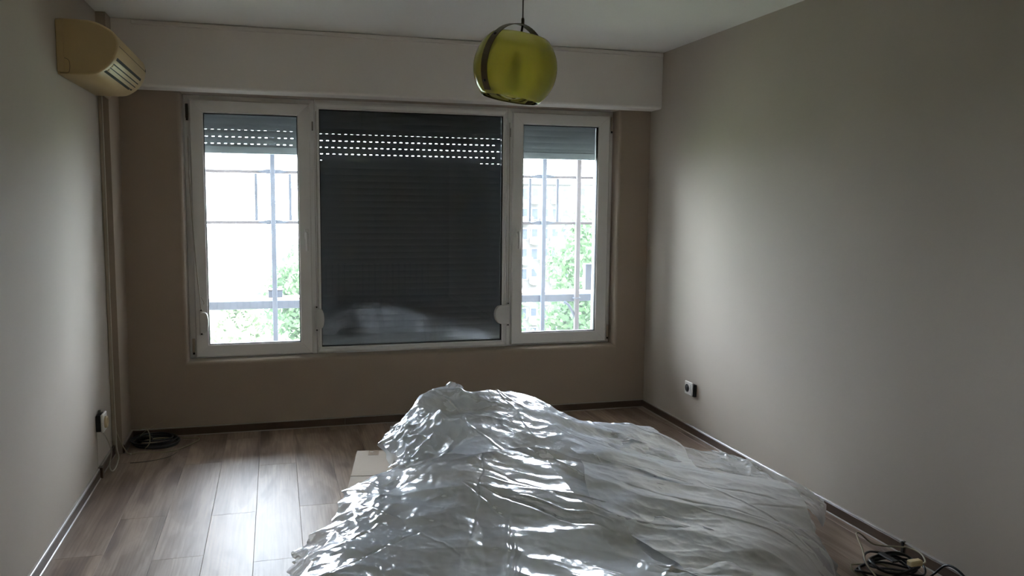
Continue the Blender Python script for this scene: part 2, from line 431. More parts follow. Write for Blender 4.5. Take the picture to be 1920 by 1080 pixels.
# ---------------------------------------------------------------- windows
YS = D+.090            # sash face
YF = D+.112            # fixed frame face
YB = D+.165
def window(name, X0, X1, x0, x1, z0, z1, sash, Z0=.486, Z1=2.206):
    """name: setting window; fixed frame X0..X1; sash (outer rect) or None; x0..z1 is the glass"""
    m = MB()
    if sash:
        m.ring(X0, X1, Z0, Z1, sash[0]+.02, sash[1]-.02, sash[2]+.02, sash[3]-.02, YF, YB)
    else:
        m.ring(X0, X1, Z0, Z1, x0-.012, x1+.012, z0-.012, z1+.012, YF-.012, YB, .008)
    root = struct(m.build(name, PVC))
    if sash:
        s = MB().ring(sash[0], sash[1], sash[2], sash[3], x0-.001, x1+.001, z0-.001, z1+.001, YS, YB-.012, .007).build('sash', PVC, root)
        MB().ring(x0-.001, x1+.001, z0-.001, z1+.001, x0+.0035, x1-.0035, z0+.0035, z1-.0035, YS+.012, YS+.04, .001).build('gasket', GASKET, s)
        MB().box(x0+.001, x1-.001, YS+.03, YS+.034, z0+.001, z1-.001).build('glass_pane', GLASS, s)
    else:
        MB().ring(x0-.013, x1+.013, z0-.013, z1+.013, x0-.001, x1+.001, z0-.001, z1+.001, YF-.004, YF+.02, .003).build('glazing_bead', PVC, root)
        MB().ring(x0-.001, x1+.001, z0-.001, z1+.001, x0+.004, x1-.004, z0+.004, z1-.004, YF+.006, YF+.03, .001).build('gasket', GASKET, root)
        MB().box(x0+.001, x1-.001, YF+.022, YF+.026, z0+.001, z1-.001).build('glass_pane', GLASS, root)
    return root
w1 = window('window_1', WL+.003, .2665, -.433, .153, .578, 2.091, (-.518, .2355, .493, 2.176))
w2 = window('window_2', .2675, 1.6075, .297, 1.5755, .533, 2.143, None)
w3 = window('window_3', 1.6085, WR-.003, 1.7255, 2.298, .584, 2.090, (1.644, 2.389, .498, 2.176))
def handle(root, x, z):
    h = MB().box(x-.014, x+.014, YS-.010, YS-.0003, z-.034, z+.034, .004).build('handle_plate', PVC, root)
    MB().tube([(x, YS-.008, z+.005), (x, YS-.030, z+.006), (x, YS-.040, z-.002), (x+.001, YS-.042, z-.04), (x+.002, YS-.040, z-.085), (x+.002, YS-.036, z-.112)], [.0085, .008, .0095, .0095, .0085, .007], 10).build('handle', PVC, h)
handle(w1, .203, 1.31); handle(w3, 1.686, 1.315)
def hinge(root, x, z, h, mat=PVC):
    hb = MB().tube([(x, YS+.006, z-h/2), (x, YS+.006, z+h/2)], .0085, 10, False).build('hinge', mat, root)
    MB().tube([(x, YS+.006, z-h/2-.014), (x, YS+.006, z-h/2-.001)], .007, 8, False).build('hinge_pin', DARKSTEEL, hb)
hinge(w1, -.531, .575, .09, CONDUIT); hinge(w1, -.531, 2.10, .09, DARKSTEEL); hinge(w3, 2.4035, .575, .09, CONDUIT); hinge(w3, 2.4035, 2.115, .10, CONDUIT)
for xx in (.252, 1.625):   # worn latch striker plates on the mullions
    r_ = w2
    MB().box(xx-.005, xx+.005, YF-.016, YF-.0125, 2.00, 2.06, .001).build('striker_plate', STEEL, r_)

# ---------------------------------------------------------------- roller shutters outside the glass
YSH = D+.215; SP = .0447
def slat_bm(x0, x1, openlink, phase, hh=.0044, only=None):
    """curved slat, then its perforated link strip below when the slats hang apart"""
    m = MB(); h = SP-(.0085 if openlink else 0); n = 6
    for yo, sgn in ((0, 1),):
        cols = []
        for xx in (x0, x1):
            fr = []; bk = []
            for i in range(n+1):
                t = i/n; z = -h*t; bulge = .0032*math.sin(math.pi*t)
                fr.append(m.bm.verts.new((xx, YSH-.003+.0-bulge*.35, z))); bk.append(m.bm.verts.new((xx, YSH+.004+bulge*.6, z)))
            cols.append((fr, bk))
        (f0, b0), (f1, b1) = cols
        for i in range(n):
            m.bm.faces.new((f0[i], f1[i], f1[i+1], f0[i+1])); m.bm.faces.new((b0[i], b0[i+1], b1[i+1], b1[i]))
            m.bm.faces.new((f0[i], f0[i+1], b0[i+1], b0[i])); m.bm.faces.new((f1[i], b1[i], b1[i+1], f1[i+1]))
        m.bm.faces.new((f0[0], b0[0], b1[0], f1[0])); m.bm.faces.new((f0[n], f1[n], b1[n], b0[n]))
    if openlink:
        pit, hw = .0420, .0165; x = x0; z0, z1 = -h, -SP
        hx = x0+.012+phase
        solids = []; cur = x0
        while hx+hw < x1-.008:
            if only is None or only(hx): solids.append((cur, hx)); m.box(hx, hx+hw, YSH, YSH+.0015, z1, z0-hh); cur = hx+hw
            hx += pit
        solids.append((cur, x1))
        for a, b_ in solids: m.box(a, b_, YSH, YSH+.0015, z1, z0)
    bmesh.ops.recalc_face_normals(m.bm, faces=m.bm.faces[:])
    me = bpy.data.meshes.new('slat'); m.bm.to_mesh(me); m.bm.free(); me.materials.append(SHUT); return me
def shutter(x0, x1, zbot, first_hole, nholes, label, clip_top, partial=None):
    root = empty('roller_shutter', ((x0+x1)/2, YSH, zbot), label, 'shutter', None)
    W = (x1-x0)
    closed = slat_bm(-W/2, W/2, False, 0); op = [slat_bm(-W/2, W/2, True, p) for p in (.0, .007)]; thin = slat_bm(-W/2, W/2, True, .003, .0010)
    rag = slat_bm(-W/2, W/2, True, .002, .0016, lambda h: h > W*.36 or h < -W/2+.02) if W > 1 else closed
    # slats from the first perforated row upwards and downwards
    z = first_hole + SP - .0085 + .0085
    k = 0; top = z
    zz = top
    while zz > zbot+.02:
        me = thin if (k == 0 and nholes) else op[k % 2] if k < nholes else rag if k == nholes and nholes > 3 else closed
        o = link_mesh('slat', me, None, root); o.location = (0, -YSH, zz-zbot); zz -= SP; k += 1
    zz = top+SP
    while zz < 2.245:
        o = link_mesh('slat', closed, None, root); o.location = (0, -YSH, min(zz, 2.206)-zbot); zz += SP
    MB().box(x0, x1, YSH-.008, YSH+.010, zbot-.030 if zbot > 1 else zbot, zbot+.019 if zbot < 1 else zbot+.02, .003).build('bottom_bar', SHUT, root)
    for xx, s in ((x0, -1), (x1, 1)):
        MB().box(xx-(.024 if s < 0 else -.0015), xx+(-.0015 if s < 0 else .024), YSH-.016, YSH+.02, .486, 2.204, .002).build('guide_rail', SHUT, root)
    return root
shutter(.288, 1.590, .512, 1.9825, 4, 'grey roller shutter lowered fully behind the wide middle window pane', 2.16)
shutter(-.452, .172, 1.872, 1.9902, 3, 'grey roller shutter raised high over the left casement window, dotted light holes', 2.16)
shutter(1.708, 2.318, 1.885, 1.93, 0, 'grey roller shutter raised high over the right casement window, slats shut tight', 2.16)

# deep rebate of the frames that holds the guide rails
for par, X0, X1, a, b_, z0 in ((w1, WL+.003, .2305, -.4545, .1745, .512), (w2, .2315, 1.6465, .2865, 1.5915, .507), (w3, 1.6475, WR-.003, 1.7065, 2.3195, .512)):
    MB().ring(X0, X1, .486, 2.206, a, b_, z0, 2.203, YB+.001, D+.193, .002).build('rebate', PVC, par)
# strap winders
def winder(x, z, dx, yf, label, thin):
    """dx: direction the drum bulges to"""
    root = empty('strap_winder', (x, yf, z), label, 'winder', 'shutter strap winders')
    R = .068
    hw = .022
    pts = []
    outer = [(x, z+.068)] + [(x+dx*(thin*.55 + thin*.45*math.sin(a)), z+.068*math.cos(a)) for a in [math.pi*i/12 for i in range(1, 12)]] + [(x, z-.068)]
    m = MB()
    m.poly_prism(outer, 1, yf-.052, yf-.004)
    bmesh.ops.bevel(m.bm, geom=[e for e in m.bm.edges], offset=.005, segments=2, affect='EDGES')
    m.build('drum_case', WINDER, root)
    MB().box(x-.012, x+.012, yf-.016, yf-.0005, z-.086, z+.086, .003).build('mounting_plate', WINDER, root)
    MB().lathe([(.001, -.003), (.016, -.003), (.018, 0), (.018, .004)], (x+dx*thin*.45, yf-.053, z), 16, Matrix.Rotation(math.pi/2, 3, 'X')).build('case_boss', WINDER, root)
    for s in (-1, 1):
        MB().lathe([(.0005, -.003), (.0055, -.002), (.0055, .002)], (x, yf-.018, z+s*.079), 10, Matrix.Rotation(math.pi/2, 3, 'X')).build('screw', SOCKD, root)
    return root
wd1 = winder(-.478, .733, 1, YS, 'white strap winder screwed to the left casement sash', .045)
wd2 = winder(.262, .733, 1, YF-.012, 'white strap winder on the mullion left of the middle pane', .048)
wd3 = winder(1.618, .727, -1, YF-.012, 'broad white strap winder on the mullion right of the middle pane', .105)
MB().tube([(-.528, YS-.006, 1.95), (-.524, YS-.012, 1.62), (-.502, YS-.016, 1.15), (-.478, YS-.018, .82)], .0035, 6).build('strap', STRAP, wd1)
MB().tube([(-.476, YS-.018, .90), (-.458, YS-.02, .865), (-.462, YS-.022, .850)], .003, 6).build('strap_end', STRAP, wd1)
MB().box(.2725, .2775, YF-.0165, YF-.014, .80, 2.13).build('strap', STRAP, wd2)
MB().tube([(1.621, YF-.016, 2.10), (1.624, YF-.018, 1.5), (1.621, YF-.019, .80)], .0028, 6).build('strap', STRAP, wd3)

# ---------------------------------------------------------------- air conditioner
prof = [(0, 2.118), (0, 2.370), (.02, 2.374), (.085, 2.374), (.141, 2.372), (.186, 2.360), (.231, 2.336), (.256, 2.311), (.266, 2.275), (.262, 2.237), (.244, 2.194), (.213, 2.156), (.166, 2.126), (.12, 2.119)]
Y0, Y1 = 4.39, 5.28
ac = empty('air_conditioner', (XL, (Y0+Y1)/2, 2.118), 'yellowed cream wall-mounted air conditioner indoor unit high on the left wall', 'air conditioner')
def fine(pr, k=4):
    P = [Vector((a, b, 0)) for a, b in pr]
    return [(v.x, v.y) for v in catmull(P, k)]
front = fine(prof[3:])
outline = prof[:3] + front
m = MB()
def ringv(y, inset):
    cx, cz = .12, 2.246
    out = []
    for a, z in outline:
        d = math.hypot(a-cx, z-cz)
        f = 1-inset/d if d > .02 else 1
        aa = cx+(a-cx)*f; out.append(m.bm.verts.new((XL+max(.0005, aa), y, cz+(z-cz)*f)))
    return out
secs = [ringv(Y0, .010), ringv(Y0+.003, .004), ringv(Y0+.010, 0), ringv(Y1-.010, 0), ringv(Y1-.003, .004), ringv(Y1, .010)]
n = len(outline)
for a, b in zip(secs, secs[1:]):
    for i in range(n):
        f = m.bm.faces.new((a[i], a[(i+1) % n], b[(i+1) % n], b[i])); f.smooth = True
m.bm.faces.new(secs[0]); m.bm.faces.new(secs[-1][::-1])
body = m.build('body', ACM, ac)
# grooves, outlet slots, vanes follow the curved front
def arc_at(z, upper=False):
    best = None
    for (a0, z0), (a1, z1) in zip(front, front[1:]):
        if (z0-z)*(z1-z) <= 0 and z0 != z1:
            t = (z-z0)/(z1-z0); a = a0+(a1-a0)*t
            nx, nz = (z0-z1), (a1-a0); L = math.hypot(nx, nz); best = (a, z, nx/L, nz/L)
    return best
def strip(zc, wdt, y0, y1, proud, thick, nm, mat):
    a, z, nx, nz = arc_at(zc)
    tx, tz = -nz, nx
    q = []
    for s_, d_ in ((-1, proud), (1, proud), (1, proud-thick), (-1, proud-thick)):
        q.append((XL+a+tx*s_*wdt/2+nx*d_, z+tz*s_*wdt/2+nz*d_))
    mm = MB()
    A = [mm.bm.verts.new((u, y0, v)) for u, v in q]; B = [mm.bm.verts.new((u, y1, v)) for u, v in q]
    for i in range(4): mm.bm.faces.new((A[i], A[(i+1) % 4], B[(i+1) % 4], B[i]))
    mm.bm.faces.new(A[::-1]); mm.bm.faces.new(B)
    return mm.build(nm, mat, ac)
strip(2.262, .004, Y0+.03, Y1-.03, .0006, .004, 'panel_groove', CARDS)
strip(2.268, .016, Y1-.030, Y1-.014, .0008, .004, 'indicator', SOCKD)
strip(2.205, .014, Y0+.05, Y1-.10, .0006, .006, 'intake_slot', ACD)
for zc, wd_ in ((2.181, .0055), (2.163, .005)):
    strip(zc, wd_, Y0+.045, Y1-.10, .0007, .006, 'outlet_slot', ACD)
strip(2.145, .013, Y0+.035, Y1-.16, .0007, .006, 'outlet_slot', ACD)
strip(2.147, .010, Y1-.15, Y1-.10, .0007, .006, 'outlet_slot', ACD)
for zc in (2.172, 2.154):
    strip(zc, .0125, Y0+.05, Y1-.105, .0035, .005, 'vane', ACM)
m = MB()
ky = Y0-.001
m.tube([(XL+.012, ky, 2.19), (XL+.04, ky, 2.19), (XL+.054, ky, 2.175), (XL+.054, ky, 2.14), (XL+.046, ky, 2.124), (XL+.012, ky, 2.122)], .0012, 6); m.build('knockout_line', CARDS, ac)
MB().box(XL+.0005, XL+.034, Y0-.004, Y0+.02, 2.125, 2.365, .003).build('back_plate', ACM, ac)
# refrigerant pipe wrap going to the wall behind
pw = tag(MB().tube([(XL+.045, 5.2, 2.135), (XL+.05, 5.30, 2.13), (XL+.058, 5.322, 2.12)], .016, 10).build('pipe_wrap', CONDUIT, ac))
# vertical cable conduit in the corner
cd = MB().box(XL+.0008, XL+.019, CY-.022, CY-.0006, .062, 2.16, .003).build('cable_conduit', CONDUIT)
tag(cd, 'narrow beige cable conduit running up the left corner below the air conditioner', 'conduit')

# ---------------------------------------------------------------- pendant lamp
LC = Vector((.847, 2.948, 2.025)); RG = .1525
lamp = empty('pendant_lamp', (.847, 2.948, H), 'yellow truncated-globe pendant lamp with bronze strap, hanging tilted from the ceiling', 'lamp')
vd = Vector((LC.x, LC.y, 0)).normalized()
tilt = Matrix.Rotation(math.radians(9.4), 3, vd)      # right side drops, seen along vd
az = math.atan2(vd.y, vd.x)
prof = []
for i in range(23):
    a = math.radians(47) - math.radians(94)*i/22
    prof.append((RG*math.cos(a), RG*math.sin(a)))
inner = [(r-.0035 if 0 < i < 22 else r-.003, z) for i, (r, z) in enumerate(prof)][::-1]
m = MB(); m.lathe(prof+inner+prof[:1], LC, 64, tilt, close=False)
bmesh.ops.remove_doubles(m.bm, verts=m.bm.verts[:], dist=1e-5)
sh = m.build('lamp_shade', SHADE, lamp); sh.data.materials.append(SHADE_IN)
for p_ in sh.data.polygons:
    q_ = tilt.transposed() @ (Vector(p_.center)+parent_world(lamp)-LC)
    if q_.length < RG-.0016: p_.material_index = 1
# hoop: plane through the axis; its left half comes toward the camera
right = Vector((vd.y, -vd.x, 0))
hd = (-right*math.cos(math.radians(46)) - vd*math.sin(math.radians(46))).normalized()   # toward left-front
side = Vector((0, 0, 1)).cross(hd)
def hoop(m, a0, a1, r0, wd_, th, n=40):
    rows = []
    for i in range(n+1):
        a = a0+(a1-a0)*i/n
        d = hd*math.sin(a) + Vector((0, 0, 1))*math.cos(a)
        rows.append([m.bm.verts.new(LC + tilt @ (d*(r0+dr) + side*sd)) for dr, sd in ((0, -wd_/2), (th, -wd_/2), (th, wd_/2), (0, wd_/2))])
    for a, b in zip(rows, rows[1:]):
        for k in range(4): m.bm.faces.new((a[k], a[(k+1) % 4], b[(k+1) % 4], b[k]))
    m.bm.faces.new(rows[0][::-1]); m.bm.faces.new(rows[-1])
rad = math.radians
m = MB(); hoop(m, rad(-131), rad(131), RG+.0012, .030, .0025); m.build('strap', BRASS, lamp)
for s in (-1, 1):
    m = MB(); hoop(m, s*rad(131.5), s*rad(140), RG-.008, .030, .003, 6); m.build('strap_clip', BRASS, lamp)
    for a in (54, 118):
        d = hd*math.sin(s*rad(a)) + Vector((0, 0, 1))*math.cos(rad(a))
        q = LC + tilt @ (d*(RG+.005)); MB().lathe([(.0005, .003), (.004, .002), (.005, -.002)], q, 10, (tilt @ d).to_track_quat('Z', 'Y').to_matrix()).build('rivet', SOCKD, lamp)
top = LC + tilt @ Vector((0, 0, RG+.004))
MB().tube([top, Vector((top.x, top.y, H-.03))], .0024, 8, False).build('cord', CORD, lamp)
MB().lathe([(.0055, -.004), (.0055, .018), (.004, .024)], top, 14).build('ferrule', BRASS, lamp)
MB().lathe([(.045, 0), (.048, -.008), (.04, -.028), (.012, -.036)], (top.x, top.y, H-.0005), 24).build('ceiling_rose', BRASS, lamp)
low = LC + tilt @ Vector((0, 0, .045))
MB().tube([top, low], .004, 8, False).build('stem', CORD, lamp)
MB().lathe([(.004, .05), (.017, .044), (.019, .0), (.014, -.012)], LC+tilt @ Vector((0, 0, .005)), 18, tilt).build('bulb_holder', BULB, lamp)
MB().lathe([(.013, .0), (.015, -.018), (.024, -.038), (.027, -.052), (.022, -.068), (.010, -.078), (.001, -.080)], LC+tilt @ Vector((0, 0, .0)), 20, tilt).build('bulb', BULB, lamp)

# ---------------------------------------------------------------- sockets
def screwhead(p, R_, par): MB().lathe([(.0005, .002), (.003, .0015), (.003, -.001)], p, 8, R_).build('screw', STEEL, par)
RX = Matrix.Rotation(math.pi/2, 3, 'Y')
so = empty('wall_socket', (XR, 4.905, .31), 'square white wall socket hanging loose low on the right wall', 'socket')
MB().box(XR-.032, XR-.022, 4.860, 4.962, .268, .356, .003).build('face_plate', SOCKW, so)
MB().box(XR-.0215, XR-.0005, 4.850, 4.948, .263, .345, .002).build('shaded_back_box', SOCKD, so)  # near-black colour paints the shadow behind the loose plate
MB().lathe([(.026, 0), (.026, .0025), (.0215, .003), (.0215, -.004)], (XR-.0322, 4.925, .311), 24, Matrix.Rotation(-math.pi/2, 3, 'Y')).build('outlet_ring', SOCKD, so)
MB().lathe([(.0005, .001), (.0195, .001), (.0195, -.001)], (XR-.0322, 4.925, .311), 24, Matrix.Rotation(-math.pi/2, 3, 'Y')).build('outlet_well', DARKSTEEL, so)
pts = [(4.883+.006*math.cos(a)-.004, .311+.03*math.sin(a)) for a in [math.pi*(-.5+i/8) for i in range(9)]] + [(4.881, .33), (4.8805, .311), (4.881, .292)]
MB().poly_prism(pts, 0, XR-.0332, XR-.0318).build('dark_crescent', SOCKD, so)  # thin dark crescent on the face plate

sl = empty('wall_socket', (XL, 4.96, .305), 'yellowed surface socket with a white cable below, left wall by the corner', 'socket')
MB().box(XL+.0005, XL+.026, 4.885, 4.985, .262, .352, .003).build('shaded_back_box', SOCKD, sl)  # box side coloured near-black to paint in its shade
MB().box(XL+.0265, XL+.040, 4.880, 4.985, .256, .358, .004).build('face_plate', SOCKW, sl)
R_ = Matrix.Rotation(math.pi/2, 3, 'Y')
MB().lathe([(.033, 0), (.033, .010), (.028, .013), (.022, .013), (.021, .002)], (XL+.040, 4.932, .307), 28, R_).build('outlet_ring', SOCKY, sl)
MB().lathe([(.0005, .003), (.020, .003), (.020, 0)], (XL+.041, 4.932, .307), 24, R_).build('outlet_well', SOCKBR, sl)
MB().box(XL+.004, XL+.018, 4.94, 4.955, .353, .372, .002).build('mounting_tab', STEEL, sl)

# ---------------------------------------------------------------- cables on the left
m = MB().tube([(XL+.033, 4.90, .258), (XL+.036, 4.98, .20), (XL+.037, 5.06, .13), (XL+.036, 5.09, .08), (XL+.034, 5.03, .03), (XL+.05, 4.99, .007), (XL+.062, 5.02, .006), (XL+.058, 5.13, .008), (XL+.050, 5.22, .02), (XL+.033, 5.27, .06), (XL+.028, 5.29, .16), (XL+.024, 5.298, .30), (XL+.0235, 5.30, .5), (XL+.0235, 5.30, 1.0), (XL+.0235, 5.302, 1.6), (XL+.0235, 5.302, 2.13)], .0042, 8)
tag(m.build('power_cable', CABW, None, (XL+.06, 5.02, 0)), 'white power cable looping from the left wall socket up the corner', 'cable')
m = MB().tube([(XL+.004, 4.896, .26), (XL+.0035, 4.893, .18), (XL+.0035, 4.89, .11), (XL+.003, 4.889, ZB+.004)], .0013, 6)
tag(m.build('thin_wire', CABW, None, (XL+.004, 4.893, ZB)), 'hair-thin pale wire hanging straight down from the left wall socket', 'wire')
# coil
cc = Vector((-.748, 5.50, 0))
coil = empty('cable_coil', (cc.x, cc.y, 0), 'dark grey coil of cable lying on the floor in the left window corner', 'cable coil')
for i in range(8):
    rr = .125 + .012*math.sin(i*2.1) + (0 if i < 5 else -.012); z = .006 + .0085*(i % 6) + (.004 if i > 5 else 0); ph = i*.9
    ex, ey = .008*math.cos(ph), .008*math.sin(ph)
    pts = [(cc.x+ex+rr*math.cos(a), cc.y+ey+rr*.9*math.sin(a), z+.003*math.sin(2*a+ph)) for a in [2*math.pi*k/20+ph for k in range(21)]]
    MB().tube(pts, .0052, 7, cap=False).build('loop', CABG if i != 6 else CABB, coil)
MB().tube([(-.84, 5.46, .03), (-.80, 5.43, .068), (-.775, 5.445, .062), (-.77, 5.47, .045)], .012, 8).build('cable_tie', DARKSTEEL, coil)
MB().tube([(-.84, 5.50, .06), (-.80, 5.56, .085), (-.74, 5.60, .11), (-.70, 5.62, .12)], .0018, 6).build('stiff_end', CABB, coil)
m = MB().tube([(XL+.030, 5.30, .15), (XL+.045, 5.295, .10), (XL+.08, 5.29, .03), (-.86, 5.295, .008), (-.80, 5.33, .006), (-.66, 5.30, .005), (-.585, 5.36, .005), (-.50, 5.50, .006), (-.51, 5.565, .007), (-.60, 5.585, .007)], .0035, 8)
ac_ = m.build('antenna_cable', CABB, None, (-.8, 5.33, 0)); tag(ac_, 'thin beige cable looping over the floor in front of the dark coil', 'cable')
MB().lathe([(.0055, -.008), (.0065, 0), (.0055, .008)], (-.865, 5.295, .008), 10, Matrix.Rotation(math.pi/2, 3, 'Y')).build('connector', CABW, ac_)
m = MB().tube([(-.79, 5.352, .02), (-.765, 5.355, .05), (-.765, 5.375, .10), (-.79, 5.40, .135), (-.83, 5.43, .12)], .003, 6)
tag(m.build('loose_cable', CABB, None, (-.80, 5.335, 0)), 'pale cable end arching up in front of the dark coil', 'cable')
m = MB().tube([(-.84, 5.13, .003), (-.74, 5.14, .003), (-.64, 5.20, .003), (-.60, 5.29, .003)], .0016, 6)
tag(m.build('thin_wire', CABG, None, (-.74, 5.14, 0)), 'thin dark wire lying flat on the planks before the coil', 'wire')

# ---------------------------------------------------------------- cables on the right
bk = empty('cable_coil', (2.44, 2.78, 0), 'tangled black cable coil on the floor beside the plastic sheet, bottom right', 'cable coil')
for i, (cx, cy, a_, b_, rot, z, mt, r_) in enumerate([(2.455, 2.80, .125, .085, .3, .012, CABK, .0055), (2.465, 2.79, .110, .08, .5, .028, CABK, .0055), (2.475, 2.80, .10, .095, .1, .046, CABG, .005), (2.445, 2.78, .13, .06, -.2, .02, CABK, .005), (2.50, 2.77, .09, .10, .8, .036, CABK, .005), (2.40, 2.81, .085, .07, -.5, .01, CABB, .004), (2.47, 2.765, .105, .09, .2, .055, CABK, .0055)]):
    pts = []
    for k in range(23):
        a = 2*math.pi*k/22+i
        u, v = a_*math.cos(a), b_*math.sin(a)
        pts.append((min(2.64, cx+u*math.cos(rot)-v*math.sin(rot)), cy+u*math.sin(rot)+v*math.cos(rot), max(.006, z+.007*math.sin(3*a+i))))
    MB().tube(pts, r_, 8, cap=False).build('loop', mt, bk)
MB().box(2.455, 2.485, 2.755, 2.85, .058, .066, .003).build('velcro_tie', SOCKD, bk)
m = MB().tube([(2.345, 2.72, .03), (2.36, 2.80, .05), (2.40, 2.875, .075), (2.425, 2.945, .105), (2.437, 2.957, .112), (2.448, 2.951, .109), (2.49, 2.925, .07), (2.53, 2.90, .066), (2.575, 2.88, .066), (2.615, 2.85, .068), (2.625, 2.79, .068), (2.595, 2.73, .062), (2.555, 2.705, .066)], .0036, 8)
bc = m.build('beige_cable', CABB, None, (2.43, 2.86, 0)); tag(bc, 'stiff beige cable kinked upright above the black cable tangle', 'cable')
MB().box(2.485, 2.545, 2.685, 2.715, .066, .090, .004).build('plug', SOCKY, bc)
m = MB().tube([(2.645, 2.45, .008), (2.64, 2.53, .045), (2.638, 2.60, .075), (2.636, 2.66, .07), (2.62, 2.70, .02), (2.60, 2.70, .008)], .005, 8)
tag(m.build('black_cable', CABK, None, (2.63, 2.6, 0)), 'short black cable arching up against the right skirting board', 'cable')

# ---------------------------------------------------------------- carton, dark board, plastic sheet
BZ = .19
A = Vector((.406, 4.44)); ang = math.radians(-11)
bx = Vector((math.cos(ang), math.sin(ang))); by = Vector((math.sin(ang), -math.cos(ang)))     # right, towards the camera
by = Vector((-math.sin(math.radians(9.8)), -math.cos(math.radians(9.8))))
bx = Vector((-by.y, by.x))
BW, BL = 1.25, 1.85
bc3 = A + bx*BW/2 + by*BL/2
Rz = Matrix.Rotation(math.atan2(bx.y, bx.x), 4, 'Z')
box = bpy.data.objects.new('flat_carton', None); COL.objects.link(box); box.location = (bc3.x, bc3.y, 0)
box.rotation_euler = (0, 0, math.atan2(bx.y, bx.x))
tag(box, 'large flat tan cardboard carton sticking out under the plastic sheet', 'carton')
def child_local(m, name, mat, par):
    bmesh.ops.recalc_face_normals(m.bm, faces=m.bm.faces[:]); me = bpy.data.meshes.new(name); m.bm.to_mesh(me); m.bm.free(); return link_mesh(name, me, mat, par)
child_local(MB().box(-BW/2, BW/2, -BL/2, BL/2, .001, BZ-.004, .004), 'carton_body', CARD, box)
child_local(MB().box(-BW/2-.001, BW/2, BL/2-.415, BL/2+.001, BZ-.0035, BZ, .0015), 'lid_flap', CARD, box)
child_local(MB().box(-BW/2-.001, BW/2, -BL/2, BL/2-.420, BZ-.0035, BZ-.0005, .0015), 'lid_flap', CARD, box)
child_local(MB().box(-BW/2+.062, -BW/2+.118, BL/2-.085, BL/2-.002, BZ+.0001, BZ+.0009), 'tape', TAPE, box)
m = MB()   # small printed arrow mark on the tape
m.poly_prism([(-BW/2+.070, BL/2-.030), (-BW/2+.075, BL/2-.018), (-BW/2+.079, BL/2-.026), (-BW/2+.088, BL/2-.016), (-BW/2+.084, BL/2-.034)], 2, BZ+.0009, BZ+.0012)
child_local(m, 'printed_mark', SOCKW, box)
# dark board
P0 = Vector((.443, 3.83)); sa = math.atan2(-.99, -.37)
by2 = Vector((-.362, -.932)).normalized(); bx2 = Vector((-by2.y, by2.x))
SW, SL = 1.36, 2.0
sc3 = P0 + bx2*SW/2 + by2*SL/2
slab = bpy.data.objects.new('dark_board', None); COL.objects.link(slab); slab.location = (sc3.x, sc3.y, BZ); slab.rotation_euler = (0, 0, math.atan2(bx2.y, bx2.x))
tag(slab, 'dark grey flat board lying on the carton beneath the plastic sheet', 'board')
child_local(MB().box(-SW/2, SW/2, -SL/2, SL/2, .0015, .044, .004), 'panel', DARKB, slab)
child_local(MB().box(-SW/2-.0025, -SW/2+.0005, -SL/2, SL/2, .004, .042, .001), 'edge_band', SOCKD, slab)

